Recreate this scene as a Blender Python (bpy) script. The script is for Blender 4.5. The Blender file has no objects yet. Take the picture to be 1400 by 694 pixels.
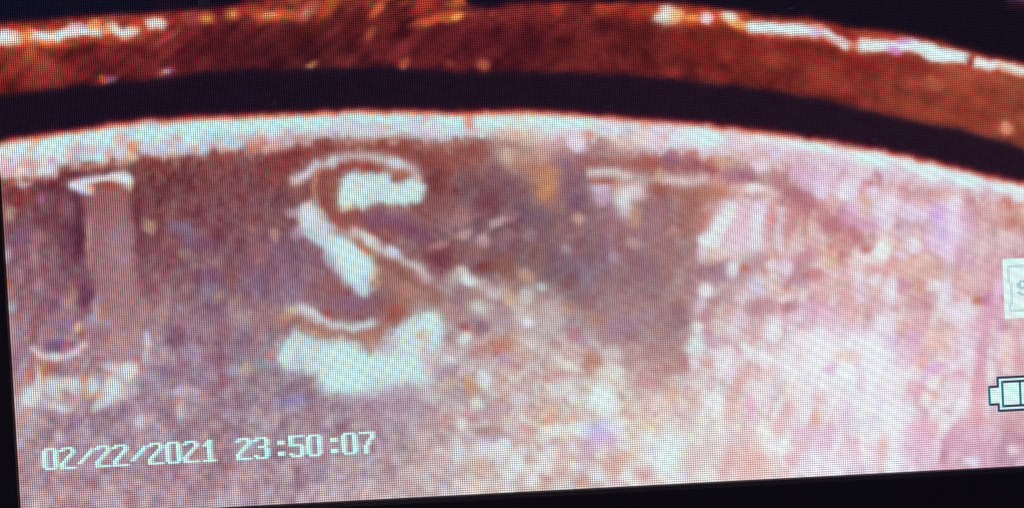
import bpy, math, random
import numpy as np

# ---------------------------------------------------------------- camera
# Units are metres.  The display is 480 x 272 pixels of 0.2 mm, upright in the XZ plane, facing -Y.
NC, NR, P = 480, 272, 0.0002
HW, HH = NC * P / 2, NR * P / 2
FOC = 1100.0                      # focal length in widths of the 1400-wide photograph's pixels
DIST = P * FOC / 3.025
ROLL = math.radians(2.98)
TILT = 0.014
_u = np.array([math.sin(ROLL), 0, math.cos(ROLL)])
_f = np.array([0.0, 1.0, 0.0]) - TILT * _u
_f /= np.linalg.norm(_f)
_r = np.array([math.cos(ROLL), 0, -math.sin(ROLL)])
_u = np.cross(_r, _f)

def cam_for(px, py, wx, wz):
    """camera position so that the panel point (wx, wz) is seen at photo pixel (px, py)"""
    d = _f + _r * ((px - 700) / FOC) - _u * ((py - 347) / FOC)
    return np.array([wx, 0, wz]) - d * (DIST / d[1])

CAM = cam_for(29.0, 707.0, -HW, -HH)

def to_photo(x, z, y=0.0):
    dx, dy, dz = x - CAM[0], y - CAM[1], z - CAM[2]
    w = dx * _f[0] + dy * _f[1] + dz * _f[2]
    return (700 + FOC * (dx * _r[0] + dy * _r[1] + dz * _r[2]) / w,
            347 - FOC * (dx * _u[0] + dy * _u[1] + dz * _u[2]) / w)

def from_photo(px, py, y=0.0):
    d = _f + _r * ((px - 700) / FOC) - _u * ((py - 347) / FOC)
    t = (y - CAM[1]) / d[1]
    q = CAM + d * t
    return q[0], q[2]

scene = bpy.context.scene
from mathutils import Matrix
camd = bpy.data.cameras.new('camera')
cam = bpy.data.objects.new('camera', camd)
scene.collection.objects.link(cam)
scene.camera = cam
camd.sensor_width = 36.0
camd.lens = 36.0 * FOC / 1400.0
camd.clip_start = 0.001
camd.clip_end = 20.0
cam.matrix_world = Matrix(((_r[0], _u[0], -_f[0], CAM[0]), (_r[1], _u[1], -_f[1], CAM[1]),
                           (_r[2], _u[2], -_f[2], CAM[2]), (0, 0, 0, 1)))

# ---------------------------------------------------------------- world and light: a dark room
world = bpy.data.worlds.new('World')
scene.world = world
world.use_nodes = True
bg = world.node_tree.nodes['Background']
bg.inputs[0].default_value = (0.55, 0.5, 0.8, 1)
bg.inputs[1].default_value = 0.06
ld = bpy.data.lights.new('fill_lamp', 'AREA')  # added soft area lamp, brightens the dust and the bezel
ld.shape = 'RECTANGLE'; ld.size = 0.5; ld.size_y = 0.5
ld.energy = 0.7
ld.color = (1.0, 0.93, 1.0)
lamp = bpy.data.objects.new('fill_lamp', ld)
scene.collection.objects.link(lamp)
lamp.location = (-0.55, -0.35, 0.75)
lamp.rotation_euler = (math.radians(38), 0, math.radians(-50))
scene.view_settings.view_transform = 'Standard'
scene.view_settings.look = 'None'
scene.view_settings.exposure = 0.0
scene.view_settings.gamma = 1.0
scene.render.engine = 'CYCLES'
scene.render.resolution_x = 1024
scene.render.resolution_y = 507
C = scene.collection

# ---------------------------------------------------------------- materials
def new_mat(name):
    m = bpy.data.materials.new(name); m.use_nodes = True
    nt = m.node_tree
    return m, nt, nt.nodes['Principled BSDF']

def plastic(name, col, rough, bump=0.00002, scale=9000):
    m, nt, b = new_mat(name)
    tc = nt.nodes.new('ShaderNodeTexCoord')
    n = nt.nodes.new('ShaderNodeTexNoise'); n.inputs['Scale'].default_value = scale; n.inputs['Detail'].default_value = 3
    nt.links.new(tc.outputs['Object'], n.inputs['Vector'])
    n2 = nt.nodes.new('ShaderNodeTexNoise'); n2.inputs['Scale'].default_value = 120; n2.inputs['Detail'].default_value = 5
    nt.links.new(tc.outputs['Object'], n2.inputs['Vector'])
    mx = nt.nodes.new('ShaderNodeMix'); mx.data_type = 'RGBA'
    mx.inputs[6].default_value = (*[c * .75 for c in col], 1); mx.inputs[7].default_value = (*[c * 1.3 for c in col], 1)
    nt.links.new(n2.outputs[0], mx.inputs[0]); nt.links.new(mx.outputs[2], b.inputs['Base Color'])
    bp = nt.nodes.new('ShaderNodeBump'); bp.inputs['Distance'].default_value = bump; bp.inputs['Strength'].default_value = .6
    nt.links.new(n.outputs[0], bp.inputs['Height']); nt.links.new(bp.outputs[0], b.inputs['Normal'])
    b.inputs['Roughness'].default_value = rough
    return m

M_BEZEL = plastic('bezel_black_plastic', (0.042, 0.034, 0.050), 0.5)
M_BODY = plastic('housing_black_plastic', (0.02, 0.019, 0.022), 0.55)
M_LIP = plastic('black_border_film', (0.022, 0.018, 0.028), 0.35)
M_DUST = plastic('grey_dust', (0.50, 0.48, 0.52), 0.9, 0.00001)
_nt = M_DUST.node_tree
_tr = _nt.nodes.new('ShaderNodeBsdfTranslucent'); _mx = _nt.nodes.new('ShaderNodeMixShader')
_tr.inputs['Color'].default_value = (0.9, 0.88, 0.9, 1)
_mx.inputs[0].default_value = 0.2          # lint is thin: the display glows through it
_nt.links.new(_tr.outputs[0], _mx.inputs[1]); _nt.links.new(_nt.nodes['Principled BSDF'].outputs[0], _mx.inputs[2])
_nt.links.new(_mx.outputs[0], _nt.nodes['Material Output'].inputs['Surface'])

def display_material():
    """each face carries its pixel's colour; the panel's red, green and blue stripes and the
    dark wires between the pixels are cut out of it"""
    m, nt, b = new_mat('lit_display_pixels')
    N, L = nt.nodes.new, nt.links.new
    def mth(op, a, c=None, d=None):
        n = N('ShaderNodeMath'); n.operation = op
        for i, v in enumerate((a, c, d)):
            if v is None: continue
            if isinstance(v, (int, float)): n.inputs[i].default_value = v
            else: L(v, n.inputs[i])
        return n.outputs[0]
    at = N('ShaderNodeAttribute'); at.attribute_name = 'pixel_colour'
    tc = N('ShaderNodeTexCoord')
    sp = N('ShaderNodeSeparateXYZ'); L(tc.outputs['Object'], sp.inputs[0])
    fx = mth('FRACT', mth('DIVIDE', mth('ADD', sp.outputs['X'], HW), P))
    fz = mth('FRACT', mth('DIVIDE', mth('ADD', sp.outputs['Z'], HH), P))
    def window(f, centre, half, soft):
        # smooth bump of height 1 round the centre, periodic
        d = mth('ABSOLUTE', mth('SUBTRACT', mth('FRACT', mth('ADD', mth('SUBTRACT', f, centre), 1.5)), 0.5))
        n = N('ShaderNodeMapRange'); n.interpolation_type = 'SMOOTHSTEP'; n.clamp = True
        L(d, n.inputs['Value'])
        n.inputs['From Min'].default_value = half - soft; n.inputs['From Max'].default_value = half + soft
        n.inputs['To Min'].default_value = 1.0; n.inputs['To Max'].default_value = 0.0
        return n.outputs['Result']
    mr = N('ShaderNodeMapRange'); L(sp.outputs['X'], mr.inputs['Value'])
    mr.inputs['From Min'].default_value = -HW; mr.inputs['From Max'].default_value = HW * .95
    mr.inputs['To Min'].default_value = 0.0; mr.inputs['To Max'].default_value = 0.72
    blend = mr.outputs['Result']; fsh = SUB_SHIFT
    row = window(fz, 0.5, ROW_HALF, 0.10)
    sc = N('ShaderNodeSeparateColor'); L(at.outputs['Color'], sc.inputs[0])
    cc = N('ShaderNodeCombineColor')
    for k in range(3):
        # the gaps between the columns fade towards the right: camera blur put into the material
        col = window(fx, 0.5 + (k - 1) * fsh, SUB_HALF, 0.10)
        col = mth('ADD', mth('MULTIPLY', col, mth('SUBTRACT', 1.0, blend)), mth('MULTIPLY', blend, 2 * SUB_HALF))
        g = mth('MULTIPLY', col, row)
        g = mth('MULTIPLY_ADD', g, (1 - FLOOR_) , FLOOR_)
        mean = (2 * SUB_HALF) * (2 * ROW_HALF) * (1 - FLOOR_) + FLOOR_
        g = mth('MULTIPLY', g, GAIN / mean)
        g = mth('MULTIPLY', g, sc.outputs[k])
        L(g, cc.inputs[k])
    b.inputs['Base Color'].default_value = (0.004, 0.004, 0.006, 1)
    b.inputs['Roughness'].default_value = 0.22
    b.inputs['Specular IOR Level'].default_value = 0.4
    L(cc.outputs[0], b.inputs['Emission Color'])
    b.inputs['Emission Strength'].default_value = 1.0
    return m
SUB_SHIFT, SUB_HALF, ROW_HALF, FLOOR_, GAIN = 0.05, 0.30, 0.35, 0.13, 1.0
M_LCD = display_material()
# ---------------------------------------------------------------- the picture shown on the display
# Every display pixel gets one colour.  Shapes are given in a 1400 x 694 sheet laid over the
# part of the display that is in view.
def _hash(ix, iy, seed):
    n = (ix.astype(np.int64) * 374761393 + iy.astype(np.int64) * 668265263 + seed * 2147483) & 0xffffffff
    n = ((n ^ (n >> 13)) * 1274126177) & 0xffffffff
    n = (n ^ (n >> 16)) & 0xffffffff
    return n.astype(np.float64) / 4294967295.0

def noise(u, v, sx, sy=None, ang=0.0, seed=1):
    """smooth value noise, about -1..1"""
    sy = sy or sx
    a = math.radians(ang)
    p = (u * math.cos(a) + v * math.sin(a)) / sx
    q = (-u * math.sin(a) + v * math.cos(a)) / sy
    ip, iq = np.floor(p), np.floor(q)
    fp, fq = p - ip, q - iq
    fp = fp * fp * (3 - 2 * fp); fq = fq * fq * (3 - 2 * fq)
    h = lambda i, j: _hash(ip + i, iq + j, seed)
    return 2 * ((h(0, 0) * (1 - fp) + h(1, 0) * fp) * (1 - fq) + (h(0, 1) * (1 - fp) + h(1, 1) * fp) * fq) - 1

def nums(s):
    return [[float(t) for t in ln.replace(',', ' ').split()] for ln in s.strip().splitlines() if ln.strip()]

def seg_dist(u, v, pts):
    d = np.full(u.shape, 1e9)
    for (x0, y0), (x1, y1) in zip(pts[:-1], pts[1:]):
        dx, dy = x1 - x0, y1 - y0
        t = np.clip(((u - x0) * dx + (v - y0) * dy) / (dx * dx + dy * dy + 1e-9), 0, 1)
        d = np.minimum(d, np.hypot(u - x0 - t * dx, v - y0 - t * dy))
    return d

def poly_sd(u, v, pts):
    """signed distance to a polygon, negative inside"""
    d = seg_dist(u, v, pts + [pts[0]])
    ins = np.zeros(u.shape, bool)
    n = len(pts)
    for i in range(n):
        x0, y0 = pts[i]; x1, y1 = pts[(i + 1) % n]
        if y0 == y1: continue
        c = ((y0 > v) != (y1 > v)) & (u < (x1 - x0) * (v - y0) / (y1 - y0) + x0)
        ins ^= c
    return np.where(ins, -d, d)

def curve(u, s):
    p = nums(s)
    return np.interp(u, [a[0] for a in p], [a[1] for a in p])

EDGE_A = """-60 36
0 31
50 27
100 22
150 19
200 17
270 12
320 6
350 -2
420 -10
630 -8
640 3
665 10
700 4
760 1
850 2
914 1
960 6
1000 12
1050 20
1113 25
1167 37
1217 41
1284 53
1327 68
1400 84
1500 108"""
EDGE_B = """-60 136
0 128
50 123
100 117
150 113
200 108
250 101
300 95
350 94
450 92
520 90
600 95
650 98
700 96
750 97
800 99
850 101
900 104
950 111
1000 116
1050 122
1100 131
1150 141
1200 153
1250 165
1330 180
1365 190
1400 203
1500 235"""
EDGE_C = """-60 196
0 186
50 178
100 171
150 162
190 156
240 155
300 151
350 150
400 148
450 145
500 143
600 145
700 144
750 146
800 149
850 153
900 157
950 161
1000 166
1050 172
1100 180
1130 185
1208 198
1286 215
1324 226
1400 242
1500 265"""
EDGE_D = """-60 248
0 246
40 242
66 238
80 230
100 224
140 223
165 216
190 209
240 211
280 209
330 204
390 200
430 190
500 189
560 190
590 196
640 190
700 188
760 190
830 188
860 196
900 202
960 206
1050 214
1120 232
1200 244
1300 262
1400 276
1500 300"""

# rows of the field under the bright rim: y, then a colour every 100 from x = 0
FIELD = [
 (215, "112 42 46|112 42 50|118 48 52|122 52 56|126 56 58|140 70 66|146 74 74|166 112 112|164 104 112|176 112 112|198 138 136|206 150 160|206 146 152|206 140 142|206 140 132"),
 (250, "114 44 50|106 42 58|112 48 56|116 50 60|114 50 56|140 72 70|122 56 62|132 78 86|136 86 102|158 92 92|186 116 114|192 118 128|208 152 162|208 150 160|206 136 126"),
 (310, "122 66 86|104 54 76|112 54 66|120 64 78|116 62 76|134 72 78|124 76 90|108 64 80|126 80 96|146 84 90|200 140 146|198 128 132|206 156 170|214 172 196|208 148 146"),
 (370, "136 82 104|118 66 86|128 74 86|118 72 96|124 78 104|134 80 88|130 78 86|124 78 86|118 78 100|138 92 102|180 126 136|198 144 154|208 146 140|206 154 166|208 154 168"),
 (430, "148 94 110|134 86 106|146 104 126|130 90 116|138 96 112|132 84 94|152 114 124|174 136 142|148 106 116|146 102 114|198 150 158|214 170 184|214 166 174|212 166 174|214 160 166"),
 (490, "150 108 134|150 106 126|156 116 136|134 98 124|140 106 124|150 120 136|164 130 146|182 148 154|176 142 148|174 124 128|206 170 174|224 204 220|222 200 220|218 174 190|214 168 176"),
 (550, "168 124 134|150 112 134|148 108 130|144 108 132|142 112 136|144 110 134|168 136 150|194 160 160|200 172 172|206 178 178|218 196 204|226 206 218|228 210 230|220 182 198|204 150 168"),
 (610, "166 120 132|146 110 136|148 108 132|148 112 134|144 108 128|154 116 132|176 144 158|192 162 166|202 182 186|212 198 202|216 190 190|226 204 216|226 200 220|216 164 190|186 132 158"),
 (680, "170 128 144|164 124 144|162 122 142|164 128 148|162 128 150|176 142 156|190 160 170|196 172 178|202 180 186|212 196 202|218 198 202|222 200 214|224 200 222|208 158 184|180 124 150"),
]

def field_base(U, V):
    ys = [r[0] for r in FIELD]
    g = np.array([[[float(t) for t in c.split()] for c in r[1].split('|')] for r in FIELD])
    fx = np.clip(U / 100.0, 0, 13.999); ix = fx.astype(int); fx = fx - ix
    fy = np.interp(V, ys, np.arange(len(ys))); fy = np.clip(fy, 0, len(ys) - 1.001); iy = fy.astype(int); fy = fy - iy
    fx = fx[..., None]; fy = fy[..., None]
    fx = fx * fx * (3 - 2 * fx)
    return (g[iy, ix] * (1 - fx) + g[iy, ix + 1] * fx) * (1 - fy) + (g[iy + 1, ix] * (1 - fx) + g[iy + 1, ix + 1] * fx) * fy

class Pic:
    def __init__(s, U, V):
        s.U0, s.V0 = U, V
        s.U = U + 2.4 * noise(U, V, 13, seed=3) + 1.0 * noise(U, V, 5.5, seed=5)
        s.V = V + 2.2 * noise(U, V, 13, seed=4) + 0.9 * noise(U, V, 5.5, seed=6)
        s.c = np.zeros(U.shape + (3,))
    def mix(s, m, col):
        m = m[..., None]
        s.c = s.c * (1 - m) + np.asarray(col, float) * m
    def blobs(s, txt, k=4.6):
        """x y rx ry angle r g b alpha [k]"""
        for b in nums(txt):
            x, y, rx, ry, an, r, g, bl, al = b[:9]
            kk = b[9] if len(b) > 9 else k
            rx, ry = rx * 1.16 + .4, ry * 1.16 + .4
            R = 2.6 * max(rx, ry) + 6
            sel = (np.abs(s.U - x) < R) & (np.abs(s.V - y) < R)
            if not sel.any(): continue
            a = math.radians(an)
            du, dv = s.U[sel] - x, s.V[sel] - y
            p = (du * math.cos(a) + dv * math.sin(a)) / rx
            q = (-du * math.sin(a) + dv * math.cos(a)) / ry
            m = al / (1 + np.exp(np.minimum(kk * (np.hypot(p, q) - 1), 30)))
            s.c[sel] = s.c[sel] * (1 - m[:, None]) + np.array([r, g, bl]) * m[:, None]
    def line(s, pts, w, col, al=1.0, soft=1.6):
        p = [tuple(float(t) for t in q.split(',')) for q in pts.split()]
        m = al / (1 + np.exp(np.clip((seg_dist(s.U, s.V, p) - w / 2 - 1.3) / (soft * 1.1), -30, 30)))
        s.mix(m, col)
    def poly(s, pts, col, al=1.0, soft=1.4, rough=0.0):
        p = [tuple(float(t) for t in q.split(',')) for q in pts.split()]
        sd = poly_sd(s.U, s.V, p)
        if rough: sd = sd + rough * (noise(s.U0, s.V0, 5, seed=91) + .7 * noise(s.U0, s.V0, 9, seed=92))
        m = al / (1 + np.exp(np.clip(sd / soft, -30, 30)))
        s.mix(m, col)
        return m

def sstep(x, w):
    return 1 / (1 + np.exp(-np.clip(x / w, -30, 30)))

S_TOP = "463,257 466,247 473,240 486,236 505,237 528,236 535,246 549,252 563,245 576,248 581,254 578,266 568,277 555,280 545,275 520,278 495,284 485,281 478,285 468,289 463,279"
S_MID = "411,284 424,278 433,290 447,303 461,325 476,331 495,340 508,351 514,362 517,373 509,378 505,385 508,395 503,403 495,405 488,395 478,383 467,375 455,362 448,350 440,341 429,334 419,324 412,312 407,300 404,291"
S_LOW = "379,492 384,476 394,463 411,455 424,462 445,466 470,466 490,474 508,482 524,480 530,463 545,451 560,441 573,431 585,424 598,428 608,445 603,465 595,480 602,486 586,500 591,520 575,528 550,530 520,532 500,538 480,540 455,535 440,530 433,512 410,508 395,505 383,498"

def paint(U, V):
    P = Pic(U, V)
    n1 = noise(U, V, 7, seed=11); n2 = noise(U, V, 15, seed=12); n3 = noise(U, V, 34, seed=13)
    nf = noise(U, V, 3.6, seed=14)
    # ---- field
    Uw = U + 9 * noise(U, V, 42, seed=8) ; Vw = V + 7 * noise(U, V, 38, seed=9)
    P.c = field_base(Uw, Vw)
    right = sstep(U - 960, 40)
    mid = sstep(U - 600, 30) * (1 - right)
    low = sstep(V - 440 + 0.1 * (U - 900), 30)
    # mottling; hue drifts between purple-blue and orange-brown
    grey = P.c.mean(-1, keepdims=True)
    desat = (.12 * (1 - right) + .10 * mid)[..., None]
    P.c = P.c * (1 - desat) + grey * desat
    P.c += (right * .8)[..., None] * np.array([-1., 5., -4.])
    blot = sstep(noise(U, V, 15, 19, 5, seed=38) + .5 * n1, .2) - .5
    blot2 = sstep(noise(U, V, 22, 17, -20, seed=39) + .4 * n1 - .25, .15)
    P.c += ((1 - right) * (1 - mid) * (.35 + .65 * low) * 17 * blot)[..., None] * np.array([.8, 1.1, 1.0])
    P.mix((1 - right) * (1 - mid) * low * blot2 * .22, (190, 176, 198))
    hue = 0.7 * noise(U, V, 21, 30, 6, seed=21) + 0.6 * noise(U, V, 10, 15, 6, seed=22)
    worm = lambda n, k=.16: 2 * sstep(n, k) - 1
    wl = noise(U, V, 8, 21, 4, seed=35) * 7 + noise(U, V, 13, 34, 8, seed=36) * 6 + 6 * n1 + 6 * n2 + 3 * nf
    wr = worm(noise(U, V, 9, 24, 8, seed=31)) * 13 + worm(noise(U, V, 7, 13, 20, seed=32), .2) * 9 + 8 * n1 + 8 * n3
    wm = worm(noise(U, V, 18, 9, 30, seed=33), .2) * 8 + worm(noise(U, V, 9, 15, 24, seed=34), .2) * 9 + 8 * n1 + 6 * n3
    uml = noise(U, V, 26, 8, -32, seed=37) * 9            # strokes rising to the right above the diagonal
    up = sstep(350 - V + .35 * (U - 620), 20) * mid
    L = wl * (1 - right) * (1 - mid) + wr * right + (wm * (1 - up) + (uml + .6 * wl) * up) * mid
    P.c += L[..., None] * np.array([0.85, 1.12, 1.0])
    H = hue * (8.5 + 3 * mid + 3 * right)
    P.c += H[..., None] * np.array([0.8, -0.25, -0.8])
    Uq = U + 7 * noise(U, V, 19, seed=43); Vq = V + 7 * noise(U, V, 19, seed=44)
    NN = noise(Uq, Vq, 12, 30, 9, seed=45) + .55 * noise(Uq, Vq, 8, 13, 0, seed=46)
    t = sstep(NN + .05, .07)
    wt = right * (.25 + .75 * low)
    P.mix(wt * t * .40, (230, 240, 248))
    P.mix(wt * (1 - t) * .34, (212, 160, 172))
    NN = noise(Uq, Vq, 19, 10, 34, seed=47) + .6 * noise(Uq, Vq, 9, 12, 0, seed=48)
    t = sstep(NN, .09)
    wt = mid * low
    P.mix(wt * t * .36, (212, 222, 222))
    P.mix(wt * (1 - t) * .30, (182, 132, 130))
    pinkg = worm(noise(U, V, 13, 22, 5, seed=41), .25) * (3 + 7 * right)
    P.c += pinkg[..., None] * np.array([-0.1, 1.3, 0.8])

    # ---- left bar (a letter I in relief)
    P.poly("108,258 180,256 186,330 197,400 204,450 199,492 150,492 138,450 124,400 119,330", (158, 108, 118), .62, 4)
    P.poly("112,258 178,256 182,285 116,290", (144, 66, 66), .45, 5)
    P.line("105,262 105,290 108,325 110,345", 9, (72, 22, 44), .75, 3)
    P.line("112,350 118,390 117,412", 12, (96, 46, 80), .55, 4)
    P.blobs("""115 405 9 11 0 84 34 68 .7
    187 272 7 22 0 92 34 44 .55
    190 320 6 30 -4 96 36 54 .5
    196 370 6 30 -4 100 54 76 .4
    121 315 3 16 -4 196 140 136 .45
    123 345 3 24 -3 190 140 130 .4
    181 312 3 12 -3 180 130 110 .3
    93 290 8 13 0 128 80 100 .6
    79 290 5 9 0 116 52 52 .6
    14 291 5 8 0 176 140 110 .7
    54 272 4 5 0 140 100 170 .7
    51 322 8 9 20 180 120 120 .6
    30 325 14 10 -10 104 62 110 .5
    47 350 5 16 0 172 120 130 .55
    10 348 5 8 0 170 160 180 .7
    160 320 16 16 0 140 112 132 .5
    148 300 12 9 0 150 80 84 .5
    163 350 12 8 0 150 120 150 .5
    12 387 4 5 0 176 84 60 .7
    14 420 6 6 0 164 160 170 .6
    52 388 5 8 0 172 140 170 .5
    68 415 12 8 0 108 66 100 .6
    92 412 8 6 0 172 140 146 .5
    100 400 5 8 0 160 120 96 .5
    85 440 18 8 0 130 96 140 .6
    30 270 18 10 0 132 42 40 .6
    60 300 14 9 -20 96 40 60 .5
    92 322 10 20 0 86 40 66 .45
    142 424 8 8 0 160 104 80 .6
    132 420 4 14 0 190 160 190 .5
    130 440 16 8 0 168 140 170 .5
    108 448 6 5 0 222 196 170 .7
    113 456 4 6 0 150 66 56 .7
    47 460 4 14 0 140 66 70 .6
    80 464 12 8 0 146 120 156 .5
    78 472 13 6 0 98 56 104 .8
    92 474 6 4 0 180 70 100 .6
    170 465 20 9 -10 176 130 120 .5
    186 480 12 6 0 140 120 160 .4""")
    P.line("46,478 53,484 66,489 78,489 92,485 104,479 114,470", 6, (216, 204, 220), .85, 1.8)
    P.blobs("""74 485 4 3 0 170 235 240 .8
    62 504 8 8 0 170 88 62 .8
    56 512 4 14 0 200 120 70 .6
    77 503 8 5 0 130 70 76 .6
    44 490 5 6 0 160 80 80 .6
    41 516 5 9 0 190 86 76 .7
    52 518 3 16 0 212 214.0 216.0 0.66
    45 540 11 12 0 200.0 224.0 230.0 0.78
    35 546 6 6 0 212 218.0 226.0 0.66
    66 522 10 5 0 190.0 198.0 210.0 0.49
    70 530 9 7 0 194.0 214.0 222.0 0.61
    88 524 12 7 0 202.0 214.0 222.0 0.66
    104 524 10 7 0 196.0 210.0 220.0 0.66
    100 534 10 5 0 186.0 204.0 216.0 0.57
    93 541 8 4 0 186 112 108 .8
    76 545 8 8 0 188.0 194.0 204.0 0.61
    84 558 12 5 0 198.0 224.0 230.0 0.74
    66 554 8 4 0 190.0 204.0 210.0 0.57
    104 548 8 5 0 200 160 180 .6
    120 540 4 4 0 200 170 90 .8
    128 526 7 11 0 200.0 222.0 228.0 0.74
    134 540 6 5 0 200 130 110 .7
    115 517 6 5 0 196 120 100 .7
    140 550 9 6 -30 196.0 214.0 226.0 0.7
    131 558 5 4 0 180.0 214.0 216.0 0.57
    152 534 10 12 0 196.0 228.0 230.0 0.78
    156 520 8 10 0 200.0 218.0 226.0 0.7
    168 536 8 8 0 200.0 208.0 218.0 0.57
    152 500 9 5 0 206 200 214 .7
    166 504 8 5 0 212 198.0 210.0 0.57
    179 503 11 9 -20 200.0 230.0 234.0 0.78
    176 516 7 8 0 206.0 214.0 222.0 0.66
    182 530 8 6 0 170 170 190 .6
    166 520 4 4 0 170 170 180 .7
    185 490 7 4 0 196 80 90 .6
    148 510 6 4 0 200 110 110 .6
    193 500 4 8 0 150 60 70 .5
    192 526 4 3 0 90 110 120 .6
    202 465 4 12 0 190 200 226 .85
    198 486 4 8 0 176 190 196 .7
    196 508 5 9 0 196 110 120 .6
    192 575 5 6 0 212 204.0 218.0 0.66
    245 560 4 11 0 206 200 210 .7
    240 550 7 6 0 180 110 110 .5
    246 535 12 4 -10 196 170 186 .6
    268 534 7 4 0 196 170 190 .6
    45 580 8 14 0 190 170 180 .5
    80 596 5 6 0 200 200 210 .5
    172 562 9 8 0 110 80 126 .45
    260 478 12 8 0 150 130 180 .5
    240 460 10 14 10 96 50 80 .55
    218 510 16 9 -20 104 70 124 .5
    208 512 10 6 0 150 160 190 .5
    300 490 8 9 0 130 62 82 .5
    305 522 5 9 0 150 56 76 .5
    337 503 8 6 0 190 170 130 .5
    360 498 8 6 0 110 150 176 .5
    372 486 5 6 0 190 90 100 .6
    320 505 8 6 0 150 170 200 .5
    250 535 16 5 0 170 166 196 .4
    206 309 7 7 0 190 150 120 .6
    245 310 14 7 10 118 92 128 .8
    258 325 8 12 0 126 100 134 .6
    278 332 16 8 0 104 56 96 .5
    249 345 6 5 0 150 120 116 .6
    374 322 5 8 0 200 140 120 .6
    355 345 14 12 0 160 88 86 .55
    318 370 8 14 10 140 70 66 .5
    300 405 5 6 0 190 150 120 .5
    322 410 8 6 0 160 120 100 .5
    286 395 10 8 0 124 116 150 .4
    350 385 12 14 0 110 90 140 .35
    288 378 9 9 0 104 62 110 .45
    222 430 8 10 0 176 140 130 .4
    350 430 18 12 0 160 120 124 .35
    270 560 20 9 0 150 130 160 .4
    400 548 20 6 -4 120 110 190 .55
    330 430 10 7 0 190 160 150 .3""")
    # the white cap of the bar
    P.line("99,254 108,253 118,249 133,245 150,243 166,242 175,244", 7, (214, 222, 232), .95, 1.4)
    P.blobs("""112 257 12 6 10 200 214 236 .95 7
    116 263 8 2.5 8 150 150 230 .8
    171 247 9 8 0 196 226 238 .95 6
    152 243 8 3 0 220 190 196 .6
    148 254 20 4.5 -2 152 58 50 .8
    179 252 2.5 7 0 220 200 130 .6
    124 259 4 5 -50 226 180 130 .6""")

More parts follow.
